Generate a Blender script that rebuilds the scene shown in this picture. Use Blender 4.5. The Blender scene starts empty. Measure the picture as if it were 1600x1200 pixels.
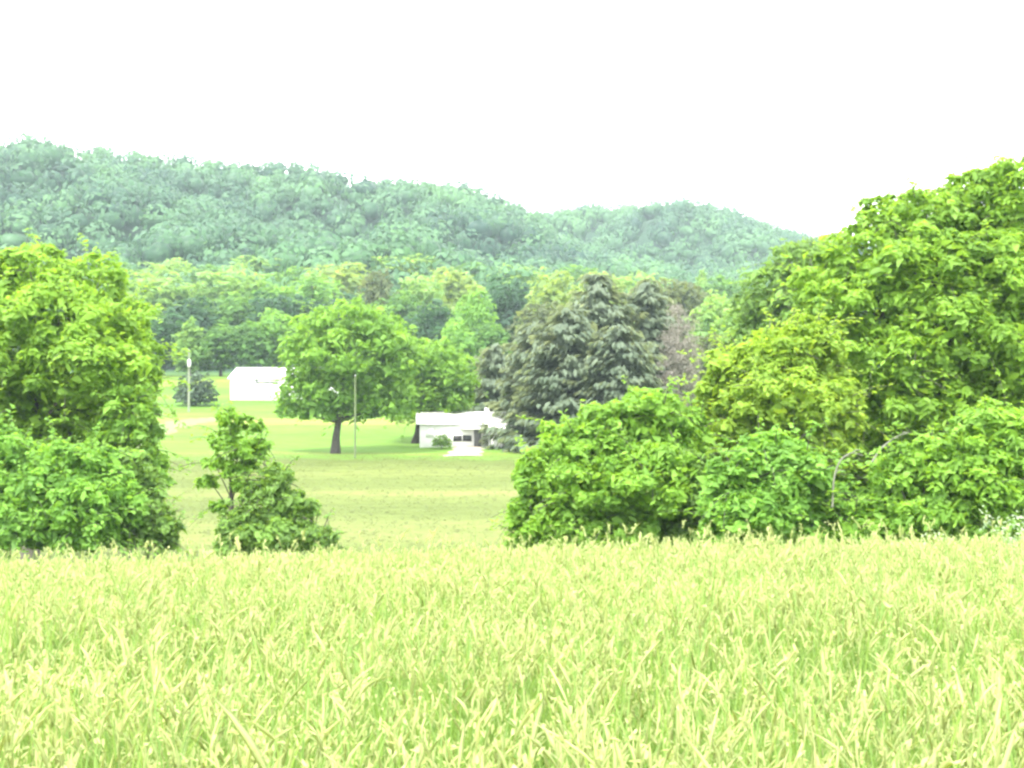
import bpy, math, random
import numpy as np
C = bpy.context.scene.collection
SC = bpy.context.scene
rng = np.random.default_rng(7)
random.seed(7)
R = math.radians

# ---------------------------------------------------------------- camera, sky, sun, exposure
FPX, CX, HY, EZ = 2198.0, 800.0, 640.0, 1.7       # focal length in photo pixels, centre column, horizon row, eye height
cam_d = bpy.data.cameras.new('camera')
cam = bpy.data.objects.new('camera', cam_d); C.objects.link(cam)
cam_d.sensor_width = 36.0; cam_d.lens = 36.0*FPX/1600.0
cam_d.clip_start = 0.1; cam_d.clip_end = 6000
cam.location = (0, 0, EZ)
cam.rotation_euler = (R(90) + math.atan((HY-600)/FPX), 0, 0)
SC.camera = cam

SUN_EL, SUN_AZ = 60.0, 205.0        # azimuth clockwise from +Y: high, behind the camera and a little to its left
world = bpy.data.worlds.new('World'); SC.world = world; world.use_nodes = True
nt = world.node_tree; nt.nodes.clear()
out = nt.nodes.new('ShaderNodeOutputWorld')
sky = nt.nodes.new('ShaderNodeTexSky'); sky.sky_type = 'NISHITA'; sky.sun_disc = False
sky.sun_elevation = R(SUN_EL); sky.sun_rotation = R(SUN_AZ); sky.dust_density = 3.0; sky.air_density = 1.0
bg = nt.nodes.new('ShaderNodeBackground'); bg.inputs['Strength'].default_value = 0.15
# a thin even veil of high white cloud in front of the clear sky
veil = nt.nodes.new('ShaderNodeMixRGB'); veil.inputs[0].default_value = 0.8
veil.inputs[2].default_value = (9.7, 9.8, 9.5, 1)
nt.links.new(sky.outputs[0], veil.inputs[1]); nt.links.new(veil.outputs[0], bg.inputs['Color'])
nt.links.new(bg.outputs[0], out.inputs['Surface'])
sun_d = bpy.data.lights.new('sun', 'SUN'); sun_d.energy = 2.0; sun_d.angle = R(5); sun_d.color = (1.0, 0.95, 0.85)
sun = bpy.data.objects.new('sun', sun_d); C.objects.link(sun)
sun.rotation_euler = (R(90-SUN_EL), 0, R(180-SUN_AZ))
SC.view_settings.view_transform = 'Standard'; SC.view_settings.look = 'None'
SC.view_settings.exposure = 2.05; SC.view_settings.gamma = 1.0
SC.cycles.use_denoising = True; SC.cycles.filter_width = 2.6
SC.cycles.max_bounces = 12; SC.cycles.diffuse_bounces = 7; SC.cycles.transmission_bounces = 7; SC.cycles.volume_bounces = 0
SC.cycles.transparent_max_bounces = 8

# ---------------------------------------------------------------- helpers
def sstep(a, b, t):
    t = np.clip((t-a)/(b-a), 0, 1); return t*t*(3-2*t)

def prop(o, label=None, cat=None, group=None, kind=None):
    if label: o['label'] = label
    if cat: o['category'] = cat
    if group: o['group'] = group
    if kind: o['kind'] = kind
    return o

def link(o, parent=None):
    C.objects.link(o)
    if parent is not None: o.parent = parent
    return o

def empty(name, loc=(0, 0, 0), rz=0, **k):
    o = bpy.data.objects.new(name, None); o.location = loc; o.rotation_euler = (0, 0, rz); o.empty_display_size = 0.5
    C.objects.link(o); return prop(o, **k)

class MB:
    """collects vertices and faces (mixed sizes) and links them as ONE mesh"""
    def __init__(s): s.v = []; s.f = []; s.n = 0; s.t = []; s.m = []
    def add(s, v, faces, tint=None, mi=0):
        v = np.asarray(v, dtype=np.float32); faces = np.asarray(faces, dtype=np.int64)
        s.v.append(v); s.f.append(faces + s.n); s.n += len(v)
        t = np.full(len(faces), 0.5, np.float32) if tint is None else np.broadcast_to(np.asarray(tint, np.float32), (len(faces),))
        s.t.append(t); s.m.append(np.full(len(faces), mi, np.int32))
    def mesh(s, name, mats):
        me = bpy.data.meshes.new(name)
        V = np.concatenate(s.v)
        me.vertices.add(len(V)); me.vertices.foreach_set('co', V.ravel())
        sizes = np.concatenate([np.full(len(f), f.shape[1], np.int32) for f in s.f])
        idx = np.concatenate([f.ravel() for f in s.f]).astype(np.int32)
        me.loops.add(len(idx)); me.loops.foreach_set('vertex_index', idx)
        me.polygons.add(len(sizes))
        starts = np.concatenate([[0], np.cumsum(sizes)[:-1]]).astype(np.int32)
        me.polygons.foreach_set('loop_start', starts)
        me.polygons.foreach_set('material_index', np.concatenate(s.m))
        a = me.attributes.new('tint', 'FLOAT', 'FACE'); a.data.foreach_set('value', np.concatenate(s.t))
        me.update(calc_edges=True); me.validate()
        for m in (mats if isinstance(mats, (list, tuple)) else [mats]): me.materials.append(m)
        return me
    def build(s, name, mats, parent=None, smooth=False):
        me = s.mesh(name, mats)
        if smooth: me.polygons.foreach_set('use_smooth', np.ones(len(me.polygons), bool))
        return link(bpy.data.objects.new(name, me), parent)
    def box(s, x0, x1, y0, y1, z0, z1, mi=0):
        v = [(x, y, z) for z in (z0, z1) for y in (y0, y1) for x in (x0, x1)]
        s.add(v, [(0, 2, 3, 1), (4, 5, 7, 6), (0, 1, 5, 4), (2, 6, 7, 3), (0, 4, 6, 2), (1, 3, 7, 5)], mi=mi)
    def tube(s, pts, rad, sides=7, mi=0):
        pts = np.asarray(pts, float); rad = np.asarray(rad, float)
        d = np.gradient(pts, axis=0); d /= np.linalg.norm(d, axis=1)[:, None] + 1e-9
        ref = np.array([0.31, 0.95, 0.05]); a = np.cross(d, ref); a /= np.linalg.norm(a, axis=1)[:, None] + 1e-9
        b = np.cross(d, a); th = np.arange(sides)*2*math.pi/sides
        ring = pts[:, None] + rad[:, None, None]*(np.cos(th)[None, :, None]*a[:, None] + np.sin(th)[None, :, None]*b[:, None])
        v = ring.reshape(-1, 3); f = []
        for i in range(len(pts)-1):
            for j in range(sides):
                k = (j+1) % sides
                f.append((i*sides+j, i*sides+k, (i+1)*sides+k, (i+1)*sides+j))
        s.add(v, f, mi=mi)
        n = len(pts)-1
        s.add(np.vstack([ring[n], pts[n]]), [(j, (j+1) % sides, sides) for j in range(sides)], mi=mi)

def unit(v): return v/(np.linalg.norm(v, axis=-1, keepdims=True) + 1e-9)
def rdir(n, g): return unit(g.normal(size=(n, 3)))

def sprays(mb, P, N, T, L, W, g, tint, droop=0.25, mi=0):
    """leaf sprays: a folded, uneven six-cornered leaf cluster at each point P, facing N, running along T"""
    n = len(P); T = unit(T - N*np.sum(T*N, axis=1, keepdims=True)); B = np.cross(N, T)
    L = np.broadcast_to(L, (n,)); W = np.broadcast_to(W, (n,))
    u = np.array([-0.5, -0.18, 0.22, 0.5, 0.22, -0.18]); w = np.array([0, 0.5, 0.42, 0, -0.42, -0.5]); h = np.array([0, -.12, -.16, -.1, -.16, -.12])
    uu = u[None] + g.uniform(-.12, .12, (n, 6)); ww = w[None]*g.uniform(0.55, 1.3, (n, 6)); hh = h[None] + g.uniform(-.08, .08, (n, 6))
    V = P[:, None] + T[:, None]*(uu*L[:, None])[..., None] + B[:, None]*(ww*W[:, None])[..., None] + N[:, None]*(hh*W[:, None])[..., None]
    V[:, 3, 2] -= droop*L
    i = np.arange(n)[:, None]*6
    F = np.concatenate([i + np.array([[0, 1, 2, 3]]), i + np.array([[0, 3, 4, 5]])])
    mb.add(V.reshape(-1, 3), F, np.concatenate([tint, tint]), mi)

def crown(mb, lobes, n, size, g, sub=0.30, up=0.55, tone=(0, 1), aspect=0.47, flat=0.0, kper=1.0, low=-0.8, fill=.34):
    """foliage through a set of ellipsoid lobes (x, y, z, rx, ry, rz): smaller clumps ride on each lobe, leaf sprays on each clump"""
    lobes = np.asarray(lobes, float)
    area = (lobes[:, 3]*lobes[:, 5] + lobes[:, 4]*lobes[:, 5] + lobes[:, 3]*lobes[:, 4])
    cnt = np.maximum((n*area/area.sum()).astype(int), 20)
    for lb, m in zip(lobes, cnt):
        c, r = lb[:3], lb[3:6]; rm = r.mean()
        k = max(8, int(kper*44)); d = rdir(k*3, g); d = d[d[:, 2] > low][:k]; k = len(d)
        sc_ = c + d*r*g.uniform(.72, 1.1, (k, 1)); sr = .8*sub*rm*g.uniform(.5, 1.7, k)
        ti = g.uniform(*tone, k)
        q = g.integers(0, k, m); e = rdir(m, g)
        e = unit(e + np.array([0, 0, .45])*g.uniform(0, 1, (m, 1)) + 0.55*d[q])
        P = sc_[q] + e*(sr[q]*g.uniform(.45, 1.05, m))[:, None]*np.array([1.15, 1.15, .8])
        inside = g.random(m) < fill
        P[inside] = c + rdir(inside.sum(), g)*r*g.uniform(.6, 1.06, (inside.sum(), 1))
        N = unit(e*.75 + np.array([0, 0, up]) + .5*rdir(m, g)); N[:, 2] = np.abs(N[:, 2])*(1-flat) + flat
        N = unit(N); T = rdir(m, g)*np.array([1, 1, .28])
        s = size*np.clip(g.lognormal(-.12, .42, m), .35, 2.2)
        sprays(mb, P, N, T, s, s*aspect, g, np.clip(ti[q] + g.normal(0, .16, m), 0, 1))

def blob(mb, c, r, g, tint, mi=0):
    """a closed lumpy core (jittered UV ball)"""
    nu, nv = 9, 6
    th = np.arange(nu)*2*math.pi/nu; ph = np.linspace(-math.pi/2, math.pi/2, nv)
    V = np.array([[math.cos(p)*math.cos(t), math.cos(p)*math.sin(t), math.sin(p)] for p in ph for t in th])
    V = V*g.uniform(.8, 1.1, (len(V), 1)); V = c + V*r
    F = [(i*nu+j, i*nu+(j+1) % nu, (i+1)*nu+(j+1) % nu, (i+1)*nu+j) for i in range(nv-1) for j in range(nu)]
    mb.add(V, F, tint, mi)

# ---------------------------------------------------------------- terrain
YP = [-60, 0, 3, 8, 13, 17, 22, 30, 45, 60, 75, 95, 120, 145, 158, 185, 215, 240, 262, 300]
ZP = [-1.3, -1.7, -1.76, -1.95, -2.24, -2.62, -3.3, -4.4, -6.1, -7.1, -7.45, -7.2, -6.1, -4.6, -4.05, -1.5, 1.45, 4.0, 6.2, 9.5]
AX = [-800, 0, 35, 70, 130, 240, 330, 490, 560, 630, 700, 740, 780, 830, 870, 950, 1100, 1300, 1600, 2400]
AY = [215, 226, 217, 224, 233, 240, 253, 264, 288, 290, 293, 305, 320, 336, 372, 402, 428, 445, 455, 470]
BX = [-800, 0, 500, 700, 780, 830, 900, 1000, 1130, 1180, 1270, 1350, 1600, 2400]
BY = [420, 380, 350, 335, 332, 332, 326, 320, 325, 345, 374, 395, 425, 450]
YA, YB = 700.0, 980.0
def wob(x, y, s, seed):
    a = seed*1.7
    return (np.sin(x/s+a)*np.cos(y/(s*.8)+a*2) + .6*np.sin((x+y)/(s*.47)+a*3) + .4*np.sin((x*1.3-y)/(s*.31)+a))/2
def near_z(y):
    w = 1.5 + np.abs(y)*.035
    return sum(np.interp(y + k*w, YP, ZP) for k in (-1, -.5, 0, .5, 1))/5
def rel(x, y):
    """ground height relative to the eye"""
    x = np.asarray(x, float); y = np.asarray(y, float)
    ys = np.maximum(y, 60.0); px = CX + FPX*x/ys
    z = near_z(np.minimum(y, 262.0))
    z = z + .005 + .021*x*sstep(2, 8, y)*(1-sstep(20, 45, y)) + .12*wob(x, y, 9, 2)*sstep(30, 60, y)
    z = z + sstep(150, 200, y)*(1-sstep(262, 320, y))*0.010*(60-np.abs(x))*sstep(0, 60, np.abs(x))*0
    zA = (HY-np.interp(px, AX, AY))/FPX*YA - 5.0
    zB = (HY-np.interp(px, BX, BY))/FPX*YB - 14.5
    s = np.clip((y-262)/(YA-262), 0, 1)
    hA = 6.2 + (zA-6.2)*(s**1.55)*(1 - .55*sstep(YA, YA+260, y))
    t = sstep(560, YB, y)
    hB = 6.2 + (zB-6.2)*t*(1 - .5*sstep(YB, YB+350, y))
    far = np.maximum(hA, np.where(y > 560, hB, -50))
    far = far + wob(x, y, 62, 5)*17*sstep(330, 480, y)*(1-.94*sstep(YA-110, YA-10, y)*(1-sstep(YA+10, YA+80, y)))*(1-.9*sstep(YB-110, YB-10, y))
    return np.where(y > 262, far, z)
def gz(x, y): return rel(x, y) + EZ
def at(px, py, Y):            # the point at depth Y that stands behind photo pixel (px, py)
    return np.array([(px-CX)/FPX*Y, Y, EZ + (HY-py)/FPX*Y])
def base(px, Y):
    x = (px-CX)/FPX*Y; return np.array([x, Y, float(gz(x, Y))])
def on_ground(px, py, y0=35.0, y1=300.0):
    Y = np.linspace(y0, y1, 1500); x = (px-CX)/FPX*Y
    d = rel(x, Y)/Y - (HY-py)/FPX
    k = np.argmax(d > 0); return np.array([x[k], Y[k], float(gz(x[k], Y[k]))])

# ---------------------------------------------------------------- materials
def nodes(name):
    m = bpy.data.materials.new(name); m.use_nodes = True
    n = m.node_tree; n.nodes.clear(); o = n.nodes.new('ShaderNodeOutputMaterial'); return m, n, o
def ramp(n, stops):
    r = n.nodes.new('ShaderNodeValToRGB'); e = r.color_ramp.elements
    while len(e) < len(stops): e.new(.5)
    for k, (p, c) in enumerate(stops): e[k].position = p; e[k].color = (*c, 1)
    return r
def leafmat(name, dark, light, trans=.5, tr_mul=1.5, rough=.55, nscale=.25, sheen=(1.15, 1.0, .6)):
    m, n, o = nodes(name)
    a = n.nodes.new('ShaderNodeAttribute'); a.attribute_name = 'tint'
    g = n.nodes.new('ShaderNodeNewGeometry'); no = n.nodes.new('ShaderNodeTexNoise'); no.inputs['Scale'].default_value = nscale; no.inputs['Detail'].default_value = 3
    n.links.new(g.outputs['Position'], no.inputs['Vector'])
    mx = n.nodes.new('ShaderNodeMath'); mx.operation = 'MULTIPLY_ADD'; mx.inputs[1].default_value = .9; mx.inputs[2].default_value = -.45
    n.links.new(no.outputs[0], mx.inputs[0])
    ad = n.nodes.new('ShaderNodeMath'); n.links.new(a.outputs['Fac'], ad.inputs[0]); n.links.new(mx.outputs[0], ad.inputs[1])
    r = ramp(n, [(0, dark), (1, light)]); n.links.new(ad.outputs[0], r.inputs[0])
    p = n.nodes.new('ShaderNodeBsdfPrincipled'); p.inputs['Roughness'].default_value = rough; p.inputs['Specular IOR Level'].default_value = .3
    n.links.new(r.outputs[0], p.inputs['Base Color'])
    mu = n.nodes.new('ShaderNodeMixRGB'); mu.blend_type = 'MULTIPLY'; mu.inputs[0].default_value = 1
    mu.inputs[2].default_value = tuple(tr_mul*k for k in sheen) + (1,)
    n.links.new(r.outputs[0], mu.inputs[1])
    t = n.nodes.new('ShaderNodeBsdfTranslucent'); n.links.new(mu.outputs[0], t.inputs[0])
    mix = n.nodes.new('ShaderNodeMixShader'); mix.inputs[0].default_value = trans
    n.links.new(p.outputs[0], mix.inputs[1]); n.links.new(t.outputs[0], mix.inputs[2]); n.links.new(mix.outputs[0], o.inputs[0])
    return m
def plain(name, c1, c2, scale=3, rough=.8, stretch=(1, 1, 1), bump=0.0, spec=.3, metal=0):
    m, n, o = nodes(name)
    tc = n.nodes.new('ShaderNodeTexCoord'); mp = n.nodes.new('ShaderNodeMapping'); mp.inputs['Scale'].default_value = stretch
    n.links.new(tc.outputs['Object'], mp.inputs[0])
    no = n.nodes.new('ShaderNodeTexNoise'); no.inputs['Scale'].default_value = scale; no.inputs['Detail'].default_value = 5
    n.links.new(mp.outputs[0], no.inputs['Vector'])
    r = ramp(n, [(.3, c1), (.7, c2)]); n.links.new(no.outputs[0], r.inputs[0])
    p = n.nodes.new('ShaderNodeBsdfPrincipled'); p.inputs['Roughness'].default_value = rough; p.inputs['Specular IOR Level'].default_value = spec; p.inputs['Metallic'].default_value = metal
    n.links.new(r.outputs[0], p.inputs['Base Color'])
    if bump:
        b = n.nodes.new('ShaderNodeBump'); b.inputs['Strength'].default_value = bump; n.links.new(no.outputs[0], b.inputs['Height']); n.links.new(b.outputs[0], p.inputs['Normal'])
    n.links.new(p.outputs[0], o.inputs[0]); return m

M = {}
M['yellow_green'] = leafmat('leaf_yellow_green', (.150, .265, .034), (.255, .40, .050))
M['right_green'] = leafmat('leaf_fresh_green', (.130, .255, .034), (.225, .395, .050))
M['bush_green'] = leafmat('leaf_bush_green', (.125, .260, .036), (.215, .395, .052))
M['deep_green'] = leafmat('leaf_deep_green', (.098, .185, .044), (.165, .30, .060))
M['left_green'] = leafmat('leaf_left_green', (.110, .245, .042), (.195, .385, .060))
M['oak'] = leafmat('leaf_oak', (.105, .225, .032), (.19, .36, .048), nscale=.12)
M['mid_green'] = leafmat('leaf_mid_green', (.052, .125, .038), (.118, .252, .058), nscale=.06)
M['mid_light'] = leafmat('leaf_mid_light', (.125, .245, .066), (.215, .36, .095), nscale=.06)
M['mid_dark'] = leafmat('leaf_mid_dark', (.024, .062, .036), (.050, .130, .055), nscale=.06)
M['mid_bright'] = leafmat('leaf_mid_bright', (.105, .230, .050), (.185, .365, .070), nscale=.06)
M['mid_yellow'] = leafmat('leaf_mid_yellow', (.14, .225, .060), (.24, .35, .090), nscale=.06)
M['mid_olive'] = leafmat('leaf_mid_olive', (.065, .090, .042), (.11, .15, .055), nscale=.06)
M['spruce'] = leafmat('needle_spruce', (.112, .160, .108), (.165, .215, .150), trans=.5, nscale=.2)
M['dead'] = leafmat('twig_grey', (.19, .18, .155), (.28, .265, .23), trans=.1, nscale=.3)
M['dark_bush'] = leafmat('leaf_dark_bush', (.035, .065, .040), (.060, .100, .055), trans=.2)
M['forest'] = leafmat('leaf_forest', (.014, .058, .036), (.090, .210, .070), nscale=.016, trans=.3)
M['bark'] = plain('bark', (.055, .050, .042), (.12, .11, .095), 6, .9, (3, 3, .6), .5)
M['bark_pale'] = plain('bark_pale', (.20, .18, .16), (.34, .31, .28), 4, .9, (3, 3, .6), .4)
M['bark_mid'] = plain('bark_mid', (.11, .12, .09), (.19, .20, .15), 4, .9, (3, 3, .6), .4)
M['bark_dark'] = plain('bark_dark', (.03, .028, .025), (.07, .062, .055), 5, .9, (3, 3, .6), .5)
M['white_metal'] = plain('white_painted_metal', (.74, .74, .73), (.83, .83, .82), .8, .45, (1, 1, .3))
M['white_roof'] = plain('white_roof', (.70, .70, .70), (.80, .80, .79), .6, .5)
M['white_wall'] = plain('white_wall', (.70, .70, .69), (.80, .80, .79), 1.2, .7)
M['trim_grey'] = plain('grey_trim', (.10, .10, .105), (.16, .16, .165), 3, .6)
M['shade_dark'] = plain('dark_interior', (.02, .02, .024), (.045, .042, .042), 2, .6)
M['glass'] = plain('window_glass', (.03, .035, .045), (.06, .065, .075), 1, .1, spec=.6)
M['pole_wood'] = plain('pale_pole_wood', (.15, .17, .12), (.22, .24, .18), 5, .8, (4, 4, .4))
M['pole_brown'] = plain('weathered_pole_wood', (.085, .115, .05), (.13, .165, .08), 5, .8, (4, 4, .4))
M['metal_grey'] = plain('galvanised_metal', (.45, .46, .46), (.6, .61, .61), 4, .4, metal=.4)
M['gravel'] = plain('gravel', (.24, .21, .17), (.36, .32, .27), 3, .95, bump=.3)
M['track'] = plain('dry_track', (.115, .17, .05), (.15, .205, .07), .5, .95)
M['grass_blade'] = leafmat('grass_blade', (.125, .225, .052), (.235, .355, .10), nscale=1.2, trans=.55, tr_mul=1.3, sheen=(1.1, 1, .7))
M['grass_head'] = leafmat('grass_seed_head', (.315, .375, .145), (.475, .525, .24), nscale=.6, trans=.5, tr_mul=1.2, sheen=(1.05, 1, .8))
M['tuft'] = leafmat('field_tuft', (.080, .102, .028), (.105, .128, .036), nscale=.08, trans=.3)

def ground_mat():
    m, n, o = nodes('ground_cover')
    g = n.nodes.new('ShaderNodeNewGeometry'); sep = n.nodes.new('ShaderNodeSeparateXYZ'); n.links.new(g.outputs['Position'], sep.inputs[0])
    def noise(scale, st, det=5):
        mp = n.nodes.new('ShaderNodeMapping'); mp.inputs['Scale'].default_value = st; n.links.new(g.outputs['Position'], mp.inputs[0])
        t = n.nodes.new('ShaderNodeTexNoise'); t.inputs['Scale'].default_value = scale; t.inputs['Detail'].default_value = det; n.links.new(mp.outputs[0], t.inputs['Vector']); return t
    n1 = noise(.05, (.22, 1.7, 1)); n2 = noise(.5, (.6, 1.5, 1)); n3 = noise(4, (1, 1, 1))
    hay = ramp(n, [(.32, (.074, .098, .026)), (.5, (.092, .118, .032)), (.68, (.135, .158, .048))]); n.links.new(n1.outputs[0], hay.inputs[0])
    lawn = ramp(n, [(.32, (.068, .150, .020)), (.52, (.098, .178, .026)), (.68, (.160, .195, .044))]); n.links.new(n1.outputs[0], lawn.inputs[0])
    # border between the hay field and the mown lawn: a wavy line across the valley
    wv = n.nodes.new('ShaderNodeMath'); wv.operation = 'MULTIPLY_ADD'; wv.inputs[1].default_value = 16; n.links.new(n2.outputs[0], wv.inputs[0]); n.links.new(sep.outputs['Y'], wv.inputs[2])
    mr = n.nodes.new('ShaderNodeMapRange'); mr.inputs[1].default_value = 146; mr.inputs[2].default_value = 151; n.links.new(wv.outputs[0], mr.inputs[0])
    c = n.nodes.new('ShaderNodeMixRGB'); n.links.new(mr.outputs[0], c.inputs[0]); n.links.new(hay.outputs[0], c.inputs[1]); n.links.new(lawn.outputs[0], c.inputs[2])
    fr = n.nodes.new('ShaderNodeMapRange'); fr.inputs[1].default_value = 262; fr.inputs[2].default_value = 285; n.links.new(sep.outputs['Y'], fr.inputs[0])
    c2 = n.nodes.new('ShaderNodeMixRGB'); n.links.new(fr.outputs[0], c2.inputs[0]); n.links.new(c.outputs[0], c2.inputs[1]); c2.inputs[2].default_value = (.05, .10, .035, 1)
    mot = n.nodes.new('ShaderNodeMixRGB'); mot.blend_type = 'OVERLAY'; mot.inputs[0].default_value = .25; n.links.new(c2.outputs[0], mot.inputs[1]); n.links.new(n3.outputs[0], mot.inputs[2])
    m2 = n.nodes.new('ShaderNodeMixRGB'); m2.blend_type = 'OVERLAY'; m2.inputs[0].default_value = .3; n.links.new(mot.outputs[0], m2.inputs[1]); n.links.new(n2.outputs[0], m2.inputs[2])
    p = n.nodes.new('ShaderNodeBsdfPrincipled'); p.inputs['Roughness'].default_value = .95; p.inputs['Specular IOR Level'].default_value = .1
    n.links.new(m2.outputs[0], p.inputs['Base Color'])
    b = n.nodes.new('ShaderNodeBump'); b.inputs['Strength'].default_value = .6; b.inputs['Distance'].default_value = .3; n.links.new(n2.outputs[0], b.inputs['Height']); n.links.new(b.outputs[0], p.inputs['Normal'])
    n.links.new(p.outputs[0], o.inputs[0]); return m
M['ground'] = ground_mat()
M['hill_floor'] = plain('hill_floor', (.016, .045, .024), (.03, .07, .035), .03, .95)

# ---------------------------------------------------------------- ground sheets
def sheet(name, xs, ys, mat, dz=0.0, kind='structure'):
    X, Y = np.meshgrid(xs, ys); Z = gz(X, Y) + dz
    nx, ny = len(xs), len(ys); mb = MB()
    i, j = np.meshgrid(np.arange(nx-1), np.arange(ny-1)); a = (j*nx+i).ravel()
    mb.add(np.stack([X.ravel(), Y.ravel(), Z.ravel()], 1), np.stack([a, a+1, a+nx+1, a+nx], 1))
    o = mb.build(name, mat, smooth=True); return prop(o, kind=kind)
xs = np.concatenate([np.linspace(-620, -130, 50), np.linspace(-125, 125, 201), np.linspace(130, 620, 50)])
ys = np.concatenate([np.linspace(-50, 0, 20)[:-1], np.linspace(0, 40, 81)[:-1], np.linspace(40, 290, 200)])
sheet('ground', xs, ys, M['ground'])
sheet('hills', np.linspace(-700, 700, 220), np.concatenate([[289.6], np.linspace(294, 1350, 190)]), M['hill_floor'])

def strip(name, pix, w0, w1, mat, label=None):
    """a band lying on the ground through the photo points pix"""
    P = []
    for a, b in zip(pix[:-1], pix[1:]):
        A, B = on_ground(*a), on_ground(*b)
        for k in np.linspace(0, 1, 14, endpoint=False): P.append(A + (B-A)*k)
    P.append(on_ground(*pix[-1])); P = np.array(P); d = np.gradient(P[:, :2], axis=0); d /= np.linalg.norm(d, axis=1)[:, None]
    nrm = np.stack([-d[:, 1], d[:, 0]], 1); w = np.linspace(w0, w1, len(P)); w = w*(1+.18*np.sin(np.arange(len(P))*1.3))
    V = []; m = 7
    for k in np.linspace(-1, 1, m):
        q = P[:, :2] + nrm*(w*k/2)[:, None]
        V.append(np.stack([q[:, 0], q[:, 1], gz(q[:, 0], q[:, 1]) + .06*(1-abs(k)**4) + .004], 1))
    V = np.array(V).transpose(1, 0, 2).reshape(-1, 3); F = [(i*m+j, i*m+j+1, (i+1)*m+j+1, (i+1)*m+j) for i in range(len(P)-1) for j in range(m-1)]
    mb = MB(); mb.add(V, F); return prop(mb.build(name, mat, smooth=True), kind='structure')
strip('path', [(170, 700), (250, 668), (300, 658), (345, 655)], 6, 5, M['track'])
strip('gravel_driveway', [(722, 713), (735, 697), (740, 691)], 3.6, 2.6, M['gravel'])

# ---------------------------------------------------------------- haze
def haze():
    mb = MB(); mb.box(-720, 720, -60, 1360, EZ-11, 200)
    m, n, o = nodes('haze')
    v = n.nodes.new('ShaderNodeVolumePrincipled'); v.inputs['Density'].default_value = .00020
    v.inputs['Color'].default_value = (.74, .92, .96, 1); v.inputs['Anisotropy'].default_value = .2
    n.links.new(v.outputs[0], o.inputs['Volume'])
    h = mb.build('haze', m); prop(h, kind='stuff')
haze()

# ---------------------------------------------------------------- trees with hand-placed crowns
def limbs(mb, foot, lobes, g, r0, fork=.35, lean=(0, 0), every=1):
    """tapered trunk with limbs running to the lobes"""
    lobes = np.asarray(lobes, float); foot = np.asarray(foot, float)
    top = lobes[:, :3].mean(0); top[2] = lobes[:, 2].max()
    H = top[2]-foot[2]; k = np.linspace(0, 1, 9)
    pts = foot + (top-foot)*k[:, None]; pts[1:-1, :2] += g.normal(0, r0*.35, (7, 2))
    pts[0, 2] -= .4
    rad = r0*(1-.86*k)*(1+.5*np.exp(-k*18)); mb.tube(pts, rad, 9)
    for lb in lobes[::every]:
        t = np.clip((lb[2]-foot[2])/H*.72, fork*.6, .85); q = t*8; i = int(q)
        s = pts[i] + (pts[min(i+1, 8)]-pts[i])*(q-i); e = lb[:3] + np.array([0, 0, lb[5]*.3])
        mid = s + (e-s)*.5 + np.array([0, 0, -.08*np.linalg.norm(e-s)])
        rr = r0*(1-.86*t)*.55
        c = np.array([s, s*.4+mid*.6, mid*.5+e*.5, e]); c[1:3] += g.normal(0, .05*np.linalg.norm(e-s), (2, 3))
        mb.tube(c, [rr, rr*.75, rr*.45, rr*.12], 6)
        for _ in range(3):
            a = c[2] + (c[3]-c[2])*g.random(); b = lb[:3] + rdir(1, g)[0]*lb[3:6]*.85
            mb.tube([a, (a+b)/2+g.normal(0, .1, 3), b], [rr*.3, rr*.2, rr*.06], 4)

def tree(name, label, cat, px_foot, Y, lobes_px, n, size, mat, g_seed, trunk_r=.25, bark='bark', group=None, sprig=0, **kw):
    """lobes_px: (px, py, radius in px across, radius in px up, depth offset in metres)"""
    g = np.random.default_rng(g_seed); f = base(px_foot, Y)
    lobes = []
    for (px, py, rx, ry, dy) in lobes_px:
        c = at(px, py, Y+dy) - f; rxm = rx/FPX*Y; rym = ry/FPX*Y
        lobes.append((*c, rxm, max(rxm*.9, rym*.8), rym))
    root = empty(name, f, label=label, cat=cat, group=group)
    t = MB(); limbs(t, (0, 0, 0), lobes, g, trunk_r)
    c = MB(); crown(c, lobes, int(n*(1.9 if Y < 70 else 1.3)), size*(.74 if Y < 70 else .88), g, **kw)
    if sprig:
        tw = t; L = np.asarray(lobes)
        for _ in range(sprig):
            lb = L[g.integers(len(L))]; d = unit(rdir(1, g)[0] + np.array([0, -.15, .35])); p0 = lb[:3] + d*lb[3:6]*.88
            ln = size*g.uniform(1.8, 5.5); b = unit(d + .5*rdir(1, g)[0]); k = np.linspace(0, 1, 5)[:, None]
            Q = p0 + b*ln*k + np.array([0, 0, -.28])*ln*k**2; tw.tube(Q, np.linspace(.018, .005, 5), 4)
            m = int(ln/size*3.2); q = g.uniform(.15, 1, (m, 1)); P = p0 + b*ln*q + np.array([0, 0, -.28])*ln*q**2 + g.normal(0, size*.22, (m, 3))
            sprays(c, P, unit(np.array([0, -.2, 1.]) + .6*rdir(m, g)), b + .8*rdir(m, g), size*g.uniform(.4, .9, m), size*g.uniform(.2, .45, m), g, g.uniform(.3, 1, m))
    t.build('trunk', M[bark], root, smooth=True); c.build('crown', M[mat], root)
    return root

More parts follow.
